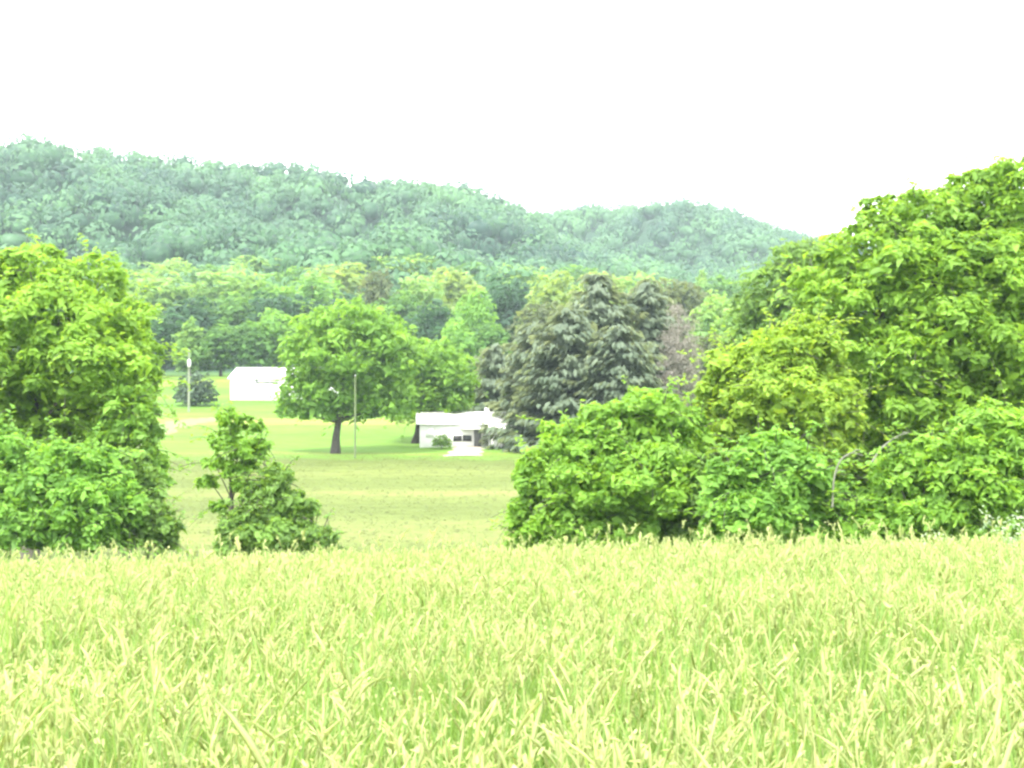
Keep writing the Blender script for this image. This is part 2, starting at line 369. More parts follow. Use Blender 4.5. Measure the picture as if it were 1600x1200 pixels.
# left: tall yellow-green tree and the bushes under it
tree('broadleaf_tree', 'tall yellow-green tree at the left edge, taller than everything around it', 'tree', 45, 64,
     [(45, 430, 62, 48, 0), (140, 445, 52, 48, 1), (-20, 470, 60, 60, 1), (95, 500, 88, 62, -1.5), (185, 500, 48, 46, 1), (10, 560, 80, 62, -1.2), (130, 570, 85, 60, -2),
      (200, 560, 44, 50, 0), (60, 620, 70, 40, 1), (215, 590, 34, 34, .6), (-60, 560, 70, 90, 0), (150, 640, 60, 40, .5), (208, 655, 36, 40, 1.5), (30, 650, 70, 50, 1), (100, 690, 80, 46, 1.5), (10, 720, 60, 50, 2), (-60, 680, 60, 60, 1)],
     32000, .42, 'right_green', 11, .38, sprig=220, sub=.27, kper=.8)
tree('broadleaf_tree', 'slim dark-stemmed tree with drooping foliage just right of the tall left tree', 'tree', 208, 61,
     [(205, 640, 38, 42, 0), (175, 690, 36, 36, .3), (222, 700, 26, 50, 0), (236, 745, 26, 34, 0), (200, 770, 34, 40, .5)], 3600, .36, 'oak', 12, .16, 'bark_dark', sprig=60, sub=.34, kper=.5, fill=.1)
tree('bush', 'bright green bush cut off by the left edge of the field', 'bush', -10, 55,
     [(0, 715, 55, 48, 0), (-30, 770, 70, 60, 0), (20, 800, 60, 45, -.6), (-60, 700, 60, 60, 0)], 8000, .36, 'left_green', 13, .12, sprig=60, sub=.3)
tree('bush', 'wide bushy green thicket under the tall left tree with dark stems at its foot', 'bush', 98, 54,
     [(95, 735, 48, 42, 0), (150, 740, 50, 46, .4), (60, 780, 56, 44, -.4), (120, 795, 62, 42, -.7), (40, 830, 50, 26, -.6), (180, 790, 46, 48, 0), (130, 835, 56, 22, -.6)], 13000, .36, 'left_green', 14, .12, 'bark_dark', sprig=90, sub=.28)
tree('bush', 'dark green bush at the right end of the left thicket, beside the open field', 'bush', 232, 55,
     [(205, 745, 32, 40, 0), (220, 790, 34, 34, 0), (246, 822, 28, 28, -.3), (195, 825, 46, 30, -.4), (236, 765, 16, 22, .3), (262, 842, 14, 14, 0)], 8000, .33, 'deep_green', 15, .12, 'bark_dark', sprig=60, sub=.3)
# the sapling and the shrub at its foot
tree('sapling', 'thin open sapling with a bare dark stem rising from the round shrub', 'young tree', 358, 48,
     [(360, 652, 18, 13, 0), (388, 666, 22, 13, .2), (350, 688, 22, 14, .1), (388, 702, 26, 13, -.2), (414, 693, 9, 8, 0), (337, 722, 18, 9, 0), (374, 730, 26, 10, 0), (326, 752, 15, 9, .3), (384, 760, 20, 10, 0), (345, 792, 15, 9, .2)],
     2300, .27, 'oak', 16, .11, 'bark_dark', sprig=26, sub=.42, fill=.1, kper=.45, flat=.15)
tree('shrub', 'cone-shaped dark green shrub at the foot of the thin sapling', 'shrub', 428, 47,
     [(430, 752, 24, 26, 0), (420, 790, 42, 32, 0), (455, 800, 40, 30, .2), (385, 825, 44, 28, 0), (440, 835, 58, 28, -.3), (490, 842, 34, 20, 0), (370, 850, 34, 18, 0), (512, 856, 20, 12, 0)], 8500, .25, 'deep_green', 17, .09, 'bark_dark', sprig=70, sub=.3, flat=.1)

# right: the big tree and the bushes below it
tree('broadleaf_tree', 'huge fresh green tree that fills the right side up to the sky', 'tree', 1480, 58,
     [(1610, 318, 95, 72, 0), (1530, 330, 72, 60, .5), (1450, 345, 66, 48, 0), (1385, 345, 42, 38, .6), (1350, 400, 62, 50, 0), (1460, 430, 95, 66, -1.5), (1570, 440, 95, 80, -1.5),
      (1370, 480, 80, 62, -1), (1290, 455, 50, 44, .6), (1480, 530, 100, 70, -2), (1390, 570, 90, 60, -1.8), (1580, 560, 90, 80, -2), (1640, 480, 100, 110, 0), (1450, 640, 110, 50, -1.5), (1570, 640, 80, 60, -1), (1300, 540, 60, 50, 0), (1720, 380, 110, 110, 0), (1380, 660, 80, 50, 0), (1460, 700, 100, 50, 1), (1330, 710, 60, 50, 1.5), (1600, 700, 90, 60, 1), (1400, 770, 90, 60, 3), (1560, 790, 90, 60, 3), (1290, 770, 60, 70, 3)],
     78000, .40, 'right_green', 21, .5, sprig=420, sub=.25)
tree('broadleaf_tree', 'glowing yellow-green tree with a rounded top, in front of the huge right tree', 'tree', 1225, 52,
     [(1215, 555, 62, 44, 0), (1160, 585, 54, 44, 0), (1270, 555, 50, 50, .3), (1130, 630, 46, 44, .2), (1220, 630, 80, 52, -1), (1290, 640, 56, 54, 0), (1160, 680, 60, 46, -.5), (1240, 700, 70, 40, -.5)],
     19000, .34, 'yellow_green', 22, .24, sprig=120, sub=.27)
tree('bush', 'big rounded yellow-green bush sloping down to the open field', 'bush', 960, 50,
     [(1015, 655, 58, 46, 0), (960, 680, 60, 46, 0), (895, 700, 52, 44, 0), (850, 745, 46, 42, 0), (920, 760, 72, 52, -1), (1010, 750, 80, 60, -1), (830, 800, 34, 30, 0), (880, 820, 60, 36, -.6), (960, 830, 76, 34, -.8), (815, 838, 24, 18, 0), (1070, 700, 46, 56, .3), (1060, 800, 60, 50, -.3)],
     26000, .32, 'bush_green', 23, .14, sprig=150, sub=.27)
tree('bush', 'bright broad-leaved bush with long sprays, right of the sloping bush', 'bush', 1190, 46,
     [(1200, 715, 48, 36, 0), (1150, 760, 48, 40, 0), (1235, 745, 56, 38, 0), (1190, 800, 66, 38, -.5), (1140, 820, 40, 34, 0), (1270, 790, 44, 50, .3), (1255, 835, 50, 24, 0)],
     9500, .36, 'left_green', 24, .12, 'bark_dark', sprig=70, sub=.33, flat=.1)
tree('bush', 'broad light green bush by the right edge with a dark hollow on its left', 'bush', 1480, 45,
     [(1550, 680, 66, 44, 0), (1460, 730, 60, 44, 0), (1400, 745, 44, 36, 0), (1380, 800, 50, 40, 0), (1520, 760, 70, 52, -.6), (1600, 730, 60, 70, 0), (1450, 810, 70, 36, -.5), (1560, 820, 70, 34, -.4), (1350, 835, 40, 20, 0), (1650, 790, 60, 60, 0)],
     19000, .34, 'bush_green', 25, .14, 'bark_dark', sprig=120, sub=.3, flat=.05)
tree('bush', 'shaded grey-green bush between the sloping bush and the broad-leaved bush', 'bush', 1085, 49,
     [(1085, 790, 34, 44, 0), (1100, 745, 26, 34, 0), (1075, 835, 40, 26, 0)], 3200, .28, 'deep_green', 26, .08, 'bark_dark', sprig=20, sub=.3)
tree('broadleaf_tree', 'dark green tree peeping out behind the left shoulder of the huge right tree', 'tree', 1235, 105,
     [(1250, 415, 52, 32, 0), (1205, 450, 46, 34, 0), (1290, 440, 50, 44, 0), (1235, 490, 66, 40, 0), (1180, 490, 34, 32, 0), (1270, 540, 60, 50, 0), (1200, 550, 60, 50, 0)],
     12000, .52, 'deep_green', 27, .3, sprig=60, sub=.3, flat=.15)

# oak on the lawn and its neighbour
tree('oak_tree', 'spreading bright green oak with a dark trunk, alone on the lawn', 'tree', 524, 147,
     [(545, 502, 56, 30, 0), (600, 525, 48, 36, 0), (495, 525, 44, 34, 0), (545, 555, 70, 42, -1.5), (475, 565, 38, 34, 0), (615, 570, 42, 34, 0), (470, 612, 34, 22, 0), (520, 612, 52, 34, 0), (500, 640, 34, 18, 0), (560, 640, 30, 20, .5), (450, 640, 20, 14, 0), (595, 620, 40, 30, 0), (560, 595, 50, 36, -1), (628, 630, 22, 18, 0)],
     15000, .62, 'oak', 31, .42, 'bark_dark', sprig=90, sub=.3)
tree('broadleaf_tree', 'rounded green tree with a short dark trunk between the oak and the white house', 'tree', 648, 160,
     [(665, 562, 48, 32, 0), (700, 585, 42, 36, 0), (655, 605, 44, 38, 0), (635, 580, 40, 36, 1), (690, 625, 44, 26, 0), (716, 618, 22, 24, 0), (640, 640, 34, 20, 0)],
     7500, .62, 'oak', 32, .4, 'bark_dark', sprig=50, sub=.3)

# ---------------------------------------------------------------- conifers
def conifer(mb, tr, H, W, g, size, whorls=26, drop=.26, bare=.03, irregular=.2):
    tr.tube([(0, 0, -.4), (0, 0, H*.5), (0, 0, H*.98)], [H*.02, H*.013, .03], 8)
    for i in range(whorls):
        t = bare + (1-bare)*(i/whorls); z = H*t
        r = W*(1-t)**.40*g.uniform(1-irregular, 1+irregular*.5) + .25
        for a in g.uniform(0, 2*math.pi, int(6 + 5*(1-t))):
            rr = r*g.uniform(.65, 1.12); m = max(5, int(rr/size*3.4)); k = np.linspace(.18, 1, m)
            d = np.array([math.cos(a), math.sin(a), 0]); side = np.array([-d[1], d[0], 0])
            P = d*(rr*k)[:, None] + np.array([0, 0, z]) + np.array([0, 0, 1])*((-drop*rr*k**1.2 + .22*rr*k**3))[:, None]
            if rr > 1.5: tr.tube(P[[0, m//2, -1]], [.05, .035, .012], 4)
            P = np.concatenate([P, P]); kk = np.concatenate([k, k])
            P = P + side*(g.normal(0, .16*rr, len(P))*(1-.5*kk))[:, None] + g.normal(0, .1, (len(P), 3))
            N = unit(np.array([0, 0, 1.]) + .35*d + .35*rdir(len(P), g)); T = unit(d + side*g.uniform(-.6, .6, (len(P), 1)) + np.array([0, 0, -.25]))
            s = size*g.uniform(.8, 1.7, len(P))
            sprays(mb, P, N, T, s, s*.42, g, np.clip(g.uniform(.1, .9) + g.normal(0, .12, len(P)), 0, 1), droop=.3)

def spruce(label, px, py_top, Y, width_px, mat, seed, name='spruce_tree', group='dark conifers beside the white house', **k):
    g = np.random.default_rng(seed); f = base(px, Y); top = at(px, py_top, Y); H = top[2]-f[2]; W = width_px/FPX*Y/2
    root = empty(name, f, label=label, cat='conifer', group=group)
    t = MB(); c = MB(); conifer(c, t, H, W, g, .72, **k)
    t.build('trunk', M['bark_dark'], root, smooth=True); c.build('crown', M[mat], root); return root
spruce('grey-green spruce overhanging the right end of the white house', 838, 502, 156, 165, 'spruce', 41, whorls=34)
spruce('tallest grey-brown spruce, in the middle of the dark clump', 935, 424, 166, 215, 'spruce', 42, whorls=44, irregular=.35)
spruce('shorter spruce in front of the tallest spruce, low branches reaching the bushes', 888, 478, 151, 215, 'spruce', 43, whorls=36)
spruce('thinning grey spruce at the right of the dark clump, next to the dead tree', 1012, 432, 170, 200, 'spruce', 44, whorls=40, irregular=.4)
spruce('small spruce behind the roof of the white house', 775, 535, 172, 120, 'spruce', 45, whorls=26)
spruce('broad low spruce filling the middle front of the dark clump', 965, 505, 148, 210, 'spruce', 46, whorls=34)

# the dead, bare-stemmed tree
def dead_tree():
    g = np.random.default_rng(51); Y = 162; f = base(1062, Y)
    root = empty('dead_tree', f, label='pinkish grey dead tree with pale bare stems right of the dark conifers', cat='tree')
    t = MB(); c = MB()
    for (dx, top, r) in ((-.2, 475, .16), (-1.5, 520, .11), (1.4, 505, .11)):
        e = at(1062 + dx*9, top, Y) - f
        n = 8; k = np.linspace(0, 1, n)
        P = np.array([dx*.6, dx*.3, -.3]) + (e-np.array([dx*.6, dx*.3, -.3]))*k[:, None]; P[1:, :2] += g.normal(0, .09, (n-1, 2))
        t.tube(P, r*(1-.8*k), 7)
        for _ in range(46):
            q = g.uniform(.28, .97); i = int(q*(n-1)); s = P[i] + (P[min(i+1, n-1)]-P[i])*(q*(n-1)-i)
            L = (2.9*(1-q)+.9)*g.uniform(.6, 1.1); a = g.uniform(0, 6.28); d = np.array([math.cos(a), math.sin(a), g.uniform(-.1, .55)])
            t.tube([s, s+d*L*.5, s+d*L+np.array([0, 0, -.15*L])], [.05, .03, .01], 4)
            m = 60; kk = g.uniform(.2, 1, m); Q = s + d*(L*kk)[:, None] + g.normal(0, .33, (m, 3))
            sprays(c, Q, rdir(m, g), rdir(m, g), g.uniform(.2, .45, m), g.uniform(.04, .10, m), g, g.random(m))
    t.build('trunk', M['bark_pale'], root, smooth=True); c.build('twigs', M['dead'], root)
dead_tree()

# ---------------------------------------------------------------- mid-distance trees: a few crowns built once, then copied
def variant(seed, mat, H=16.0, W=11.0, n=2600, size=1.05, nl=11, pointed=False):
    g = np.random.default_rng(seed); lobes = []
    for i in range(nl):
        t = i/(nl-1); z = H*(.22+.66*t); rr = W*.5*(math.sin(math.pi*(.18+.72*t))**.6 if not pointed else (1.02-t)**.8)
        a = i*2.4+g.uniform(0, 1); q = rr*.52*g.uniform(.6, 1.1)
        s = rr*g.uniform(.5, .68) + .5
        lobes.append((q*math.cos(a), q*math.sin(a), z, s, s, s*.8))
    lobes.append((0, 0, H*.5, W*.33, W*.33, H*.3))
    t = MB(); limbs(t, (0, 0, 0), lobes, g, .3, every=2); c = MB(); crown(c, lobes, n, size, g, sub=.32, kper=.7)
    return t.mesh('trunk', M['bark']), c.mesh('crown', M[mat]), H, W
VAR = {}
for i, (k, p) in enumerate([('mid_green', 0), ('mid_light', 0), ('mid_dark', 0), ('mid_bright', 0), ('mid_yellow', 0), ('mid_olive', 0), ('mid_dark', 1), ('mid_light', 1)]):
    VAR[k + ('_pointed' if p else '')] = variant(100+i, k, pointed=bool(p), W=11 if not p else 9)
def mid_tree(px, py, w, Y, kind, label, name='woodland_tree', rz=0):
    tm, cm, H, W = VAR[kind]; f = base(px, Y); top = at(px, py, Y)[2]; h = max(top-f[2], 5.0)
    root = empty(name, f, rz, label=label, cat='tree', group='trees at the foot of the wooded hill')
    root.scale = (w/FPX*Y/W,)*2 + (h/H,)
    for nm, me in (('trunk', tm), ('crown', cm)): link(bpy.data.objects.new(nm, me), root)
    return root
MID = [
 (255, 492, 80, 268, 'mid_dark', 'dark green tree at the lawn edge, first right of the tall left tree'),
 (298, 488, 52, 262, 'mid_light_pointed', 'slim pale-topped tree directly behind the white utility pole'),
 (345, 505, 70, 266, 'mid_green', 'dull green tree behind the grassy bank, left of the white barn'),
 (392, 500, 62, 264, 'mid_green', 'green tree rising just behind the left end of the white barn'),
 (430, 480, 76, 268, 'mid_bright', 'light green rounded tree behind the middle of the white barn'),
 (482, 500, 70, 266, 'mid_green', 'green tree behind the white barn, half hidden by the oak'),
 (215, 470, 90, 300, 'mid_green', 'green tree whose side shows behind the tall left tree'),
 (300, 462, 84, 300, 'mid_dark', 'dark tree in the second row, above the slim pale-topped tree'),
 (362, 455, 84, 305, 'mid_green', 'second-row tree above the grassy bank, with a lighter crown'),
 (425, 455, 80, 302, 'mid_dark', 'darkest second-row tree, above the white barn'),
 (478, 462, 84, 300, 'mid_dark', 'dark second-row tree touching the upper left of the oak'),
 (535, 462, 84, 305, 'mid_dark', 'dark tree right behind the top of the oak'),
 (235, 418, 110, 345, 'mid_light', 'pale green tree high above the dark trees, nearest the tall left tree'),
 (300, 440, 90, 350, 'mid_light', 'pale green tree in the back row with a wavy top'),
 (360, 416, 100, 350, 'mid_light', 'light tree in the back row, in line with the left end of the barn'),
 (425, 438, 90, 350, 'mid_bright', 'fresh green back-row tree, in line with the middle of the barn'),
 (490, 422, 90, 352, 'mid_bright', 'fresh green back-row tree left of the pale yellow crown'),
 (535, 408, 110, 385, 'mid_yellow', 'pale yellowish tree crown, brightest of the back row, above the oak'),
 (590, 418, 52, 330, 'mid_olive', 'narrow brownish olive tree leaning beside the pale yellowish crown'),
 (628, 452, 80, 305, 'mid_green', 'dark green tree behind the right shoulder of the oak'),
 (655, 425, 70, 335, 'mid_light', 'light green tree just right of the narrow brownish olive tree'),
 (705, 415, 90, 350, 'mid_yellow', 'mustard-tinted tree in the back row above the bright knobbly tree'),
 (680, 470, 84, 285, 'mid_dark', 'dark tree above the rounded tree beside the white house'),
 (741, 448, 66, 262, 'mid_bright', 'bright knobbly tree standing out in front of the dark trees'),
 (712, 500, 60, 250, 'mid_bright', 'lower bright green tree at the left foot of the knobbly tree'),
 (762, 500, 70, 255, 'mid_green', 'green tree between the knobbly tree and the spruces'),
 (795, 430, 80, 310, 'mid_dark', 'dark blue-green tree right of the bright knobbly tree'),
 (808, 412, 90, 400, 'mid_light', 'pale tree tip behind the dark blue-green tree'),
 (868, 420, 84, 290, 'mid_yellow', 'pale yellow-green tree with a flat round top, left above the spruces'),
 (850, 470, 80, 280, 'mid_olive', 'dull olive tree under the flat-topped yellow-green tree'),
 (935, 420, 100, 340, 'mid_yellow', 'yellow-green tree just showing above the tallest spruce'),
 (1000, 422, 90, 345, 'mid_light', 'pale green tree behind the thinning spruce'),
 (1060, 432, 90, 300, 'mid_olive', 'dull olive tree rising above the dead tree'),
 (1125, 455, 90, 250, 'mid_light', 'soft pale green tree right of the dead tree'),
 (1110, 520, 80, 215, 'mid_olive', 'dull low tree behind the dead tree, next to the glowing yellow-green tree'),
 (1165, 470, 80, 240, 'mid_light', 'pale green tree left of the dark tree on the right'),
 (1098, 408, 50, 420, 'mid_light_pointed', 'small pointed pale tree against the blue hill'),
 (1130, 428, 90, 390, 'mid_green', 'blue-green tree right of the small pointed tree'),
 (1200, 440, 100, 380, 'mid_green', 'blue-green tree at the foot of the hill, beside the dark tree'),
 (150, 450, 120, 330, 'mid_light', 'pale tree mostly hidden behind the tall left tree'),
 (60, 440, 130, 330, 'mid_green', 'green tree in the gap between crowns of the tall left tree'),
 (182, 408, 90, 412, 'mid_green', 'bluish green tree on the lower slope just right of the tall left tree top'),
 (268, 402, 84, 418, 'mid_light', 'pale rounded tree on the lower slope straight above the white utility pole'),
 (330, 412, 74, 408, 'mid_green', 'bluish green lower-slope tree with a narrow top, above the grassy bank'),
 (398, 400, 92, 420, 'mid_light', 'broad pale lower-slope tree straight above the left half of the barn'),
 (462, 416, 80, 405, 'mid_bright', 'brighter lower-slope tree above the gap between barn and oak'),
 (640, 398, 104, 425, 'mid_light', 'minty pale tree highest on the lower slope, right of the yellowish crown'),
 (735, 408, 84, 420, 'mid_green', 'bluish green lower-slope tree above the bright knobbly tree'),
 (900, 412, 96, 430, 'mid_green', 'bluish green lower-slope tree behind the flat-topped yellow-green tree'),
]
for i, (px, py, w, Y, k, lab) in enumerate(MID): mid_tree(px, py, w*1.2, Y, k, lab, rz=i*1.1)

# the far wooded hillside: nobody could count it
def forest():
    g = np.random.default_rng(77); mb = MB(); P = []
    for (y0, y1, sp, x0, x1) in ((372, 735, 10.5, -.44, .44), (690, 1010, 10.5, -.10, .44)):
        y = y0
        while y < y1:
            n = int((x1-x0)*y/sp); x = np.linspace(x0*y, x1*y, n) + g.uniform(-.45, .45, n)*sp
            yy = y + g.uniform(-.5, .5, n)*sp
            P.append(np.stack([x, yy], 1)); y += sp
    P = np.concatenate(P); z = gz(P[:, 0], P[:, 1])
    n = len(P); far = P[:, 1] > 700
    big = (g.random(n) < .3) | (wob(P[:, 0], P[:, 1], 17, 9) > .35)
    r = g.uniform(4.6, 8.4, n)*np.where(big, 1.2, 1); h = g.uniform(8, 13, n)*np.where(big, 1.15, 1)
    rid = 1 - .35*(np.abs(P[:, 1]-YA) < 45) ; h = h*rid; r = r*rid
    tone = np.clip(.42 + .36*wob(P[:, 0], P[:, 1], 36, 4) + .30*wob(P[:, 0], P[:, 1], 95, 11) + g.normal(0, .17, n), 0, 1)
    for i in range(n):
        c = np.array([P[i, 0], P[i, 1], z[i] + h[i]*.62]); rr = np.array([r[i], r[i], h[i]*.5])
        blob(mb, c - np.array([0, 0, 1.2]), rr*.66, g, tone[i]*.7)
    m = 72
    for s in range(0, n, 400):
        e = min(n, s+400); k = e-s
        d = rdir(k*m, g); d[:, 2] = np.abs(d[:, 2])*1.1 - .25; d[:, 1] = -np.abs(d[:, 1])*.6 + d[:, 1]*.4; d = unit(d)
        q = np.repeat(np.arange(s, e), m)
        cc = np.stack([P[q, 0], P[q, 1], z[q] + h[q]*.62], 1); rad = np.stack([r[q], r[q], h[q]*.5], 1)
        lump = 1 + .16*np.sin(d[:, 0]*5 + q*1.3)*np.cos(d[:, 2]*4 + q)
        Q = cc + d*rad*lump[:, None]*g.uniform(.82, 1.18, (len(q), 1))
        N = unit(d + .15*rdir(len(q), g)); s_ = g.uniform(1.1, 2.5, len(q))
        sprays(mb, Q, N, rdir(len(q), g), s_, s_*.75, g, np.clip(tone[q] + g.normal(0, .08, len(q)), 0, 1), droop=.15)
    prop(mb.build('forest', M['forest']), kind='stuff', label='blue-green woods covering the far hills', cat='forest')
forest()

# ---------------------------------------------------------------- bush by the pole, house shrub
tree('bush', 'round dark blue-green bush behind the white utility pole on the lawn', 'bush', 306, 206,
     [(306, 598, 26, 18, 0), (292, 615, 20, 16, 0), (322, 614, 18, 16, 0), (306, 618, 26, 14, -1)], 1800, .55, 'dark_bush', 61, .2, 'bark_dark', sub=.3)
tree('shrub', 'small dark green shrub in front of the white house wall', 'shrub', 690, 152.4,
     [(690, 688, 12, 9, 0), (683, 692, 8, 6, 0), (698, 691, 8, 7, 0)], 500, .3, 'deep_green', 62, .05, sub=.34)

# ---------------------------------------------------------------- utility poles
def pole(px, Y, top_px, mat, label, can, r=.15):
    f = base(px, Y); H = at(px, top_px, Y)[2]-f[2]; root = empty('utility_pole', f, label=label, cat='utility pole')
    m = MB(); m.tube([(0, 0, -.4), (0, 0, H*.5), (0, 0, H)], [r*1.15, r, r*.75], 10); m.build('shaft', M[mat], root, smooth=True)
    for x in (0.0,):
        m = MB(); z = H-.48 if x else H; y = -.15 if x else 0
        m.tube([(x, y, z), (x, y, z+.08), (x, y, z+.16)], [.035, .06, .03], 8); m.build('insulator', M['metal_grey'], root, smooth=True)
    if can:
        m = MB(); m.tube([(.12, -.38, H-2.4), (.12, -.38, H-2.35), (.12, -.38, H-1.45), (.12, -.38, H-1.36)], [.2, .24, .24, .12], 12)
        tr = m.build('transformer', M['metal_grey'], root); m = MB(); m.tube([(.12, -.38, H-1.36), (.12, -.38, H-1.16)], [.04, .03], 6); m.build('bushing', M['metal_grey'], tr)
    return root
pole(295, 196, 547, 'pole_wood', 'pale utility pole with a transformer in front of the round dark bush', True, .15)
pole(555, 140, 588, 'pole_brown', 'slender weathered utility pole just right of the oak trunk', False, .1)

# ---------------------------------------------------------------- white barn
def gable(mb, x0, x1, y0, y1, z0, z1, over=0.0, t=.1):
    """two roof slopes of thickness t, ridge along x"""
    ym = (y0+y1)/2
    for s, ya in ((0, y0-over), (1, y1+over)):
        zb = z0 - over*(z1-z0)/((y1-y0)/2)
        v = [(x0-over, ya, zb), (x1+over, ya, zb), (x1+over, ym, z1), (x0-over, ym, z1)]
        v = v + [(a, b, c+t) for a, b, c in v]
        mb.add(v, [(0, 1, 2, 3), (4, 7, 6, 5), (0, 4, 5, 1), (2, 6, 7, 3), (0, 3, 7, 4), (1, 5, 6, 2)])
def barn():
    Y = 214; p0 = base(362, Y); z = float(p0[2]); W = (530-362)/FPX*Y; D = 9.0
    root = empty('barn', (p0[0]+W/2, Y+D/2, z-.1), R(-5), label='long low white metal barn behind the oak', cat='barn')
    x0, x1, y0, y1, e, rdg = -W/2, W/2, -D/2, D/2, 3.5, 5.15
    m = MB(); m.box(x0, x1, y0, y1, -1.6, e)
    m.add([(x0, y0, e), (x0, y1, e), (x0, 0, rdg)], [(0, 1, 2)]); m.add([(x1, y0, e), (x1, y1, e), (x1, 0, rdg)], [(0, 2, 1)])
    for i in range(30):
        x = x0 + .3 + i*(W-.6)/29; m.box(x-.03, x+.03, y0-.03, y0, -1.2, e-.1)
    m.build('wall', M['white_metal'], root)
    m = MB(); gable(m, x0, x1, y0, y1, e+.02, rdg+.02, .35, .08)
    r_ = m.build('roof', M['white_roof'], root)
    m = MB(); m.tube([(x0-.3, 0, rdg+.12), (x1+.3, 0, rdg+.12)], [.09, .09], 6); m.build('ridge_cap', M['trim_grey'], r_)
    m = MB(); m.box(x0+4.0, x0+7.4, y0-.16, y0-.035, 2.72, 2.95); m.box(x0+4.0, x0+4.2, y0-.1, y0-.035, 2.96, 3.4); m.build('door_track', M['trim_grey'], root)
    m = MB(); m.box(x0+4.3, x0+7.2, y0-.09, y0-.035, -.8, 2.7); d = m.build('sliding_door', M['white_metal'], root)
    m = MB(); m.box(x0+4.5, x0+4.56, y0-.14, y0-.092, .6, 1.1); m.build('handle', M['trim_grey'], d)
    for x in (10.2, 13.2):
        m = MB(); m.box(x0+x, x0+x+.9, y0-.07, y0-.032, 1.2, 2.1); w = m.build('window', M['trim_grey'], root)
        m = MB(); m.box(x0+x+.08, x0+x+.82, y0-.085, y0-.073, 1.28, 2.02); m.build('pane', M['glass'], w)
barn()

# ---------------------------------------------------------------- white house
def house():
    Y = 155; p0 = base(720, Y); root = empty('white_house', (p0[0], Y+3.6, float(p0[2])), R(4), label='low white house at the end of the gravel drive, partly under the spruce', cat='house')
    x0, x1, y0, y1, e, rdg = -4.75, 4.9, -3.6, 3.6, 2.55, 3.75
    m = MB()
    m.box(x0, x1, y0, y0+.2, -.8, e)
    m.box(x0, x0+.2, y0+.2, y1-.2, -.8, e); m.box(x1-.2, x1, y0+.2, y1-.2, -.8, e); m.box(x0, x1, y1-.2, y1, -.8, e)
    m.add([(x0, y0, e), (x0, y1, e), (x0, 0, rdg)], [(0, 1, 2)]); m.add([(x1, y0, e), (x1, y1, e), (x1, 0, rdg)], [(0, 2, 1)])
    for k in range(9): m.box(x0, -1.07, y0-.012, y0-.002, .1+k*.27, .125+k*.27)
    m.build('wall', M['white_wall'], root)
    m = MB(); gable(m, x0, x1, y0, y1, e+.02, rdg+.02, .4, .1); rf = m.build('roof', M['white_roof'], root)
    m = MB(); m.box(2.6, 3.1, .5, 1.0, 3.2, 4.3); m.build('chimney', M['white_wall'], rf)
    # lower gabled wing with porch roof at the right
    m = MB(); m.box(3.0, 6.6, y0-1.6, y0-.02, -.8, 2.0); m.build('porch_wing', M['white_wall'], root)
    m = MB(); gable(m, 3.0, 6.6, y0-1.6, y0-.02, 2.02, 2.55, .25, .08); m.build('porch_roof', M['white_roof'], root)
    m = MB(); m.box(-1.15, 1.0, y0-.05, y0-.012, .55, 1.3); w = m.build('window', M['white_wall'], root)
    for x in (-1.1, -.05):
        m = MB(); m.box(x, x+.98, y0-.068, y0-.052, .6, 1.25); m.build('pane', M['shade_dark'], w)
    m = MB(); m.box(-.3, 2.9, y0-1.4, y0-.03, 1.95, 2.05); m.box(2.75, 2.88, y0-1.4, y0-1.27, -.8, 1.95); m.build('porch_canopy', M['white_roof'], root)
    for x in (-4.1, -2.6):
        m = MB(); m.box(x, x+.9, y0-.05, y0-.015, 1.0, 2.0); w = m.build('window', M['white_wall'], root)
        m = MB(); m.box(x+.1, x+.8, y0-.065, y0-.053, 1.1, 1.9); m.build('pane', M['white_roof'], w)
    m = MB(); m.box(1.2, 2.0, y0-.06, y0-.015, -.1, 1.85); d = m.build('door', M['trim_grey'], root)
    m = MB(); m.box(1.85, 1.9, y0-.1, y0-.062, .8, .95); m.build('handle', M['metal_grey'], d)
house()

# ---------------------------------------------------------------- low tufts over the hay field and lawn
def tufts():
    g = np.random.default_rng(88); mb = MB(); n = 26000
    y = g.uniform(44, 146, n); x = g.uniform(-.44, .44, n)*y
    k = 3; q = np.repeat(np.arange(n), k); P = np.stack([x[q], y[q], gz(x[q], y[q])], 1) + g.normal(0, .1, (n*k, 3))*[1, 1, 0]
    hgt = g.uniform(.05, .16, n*k); P[:, 2] += hgt*.4
    N = unit(rdir(n*k, g)*[.45, .45, .1] + [0, -.15, 1.]); T = rdir(n*k, g)
    sprays(mb, P, N, T, hgt*1.2, hgt*.7, g, g.random(n*k), droop=0)
    prop(mb.build('field_grass', M['tuft']), kind='stuff', label='low dry grass over the hay field', cat='grass')
tufts()

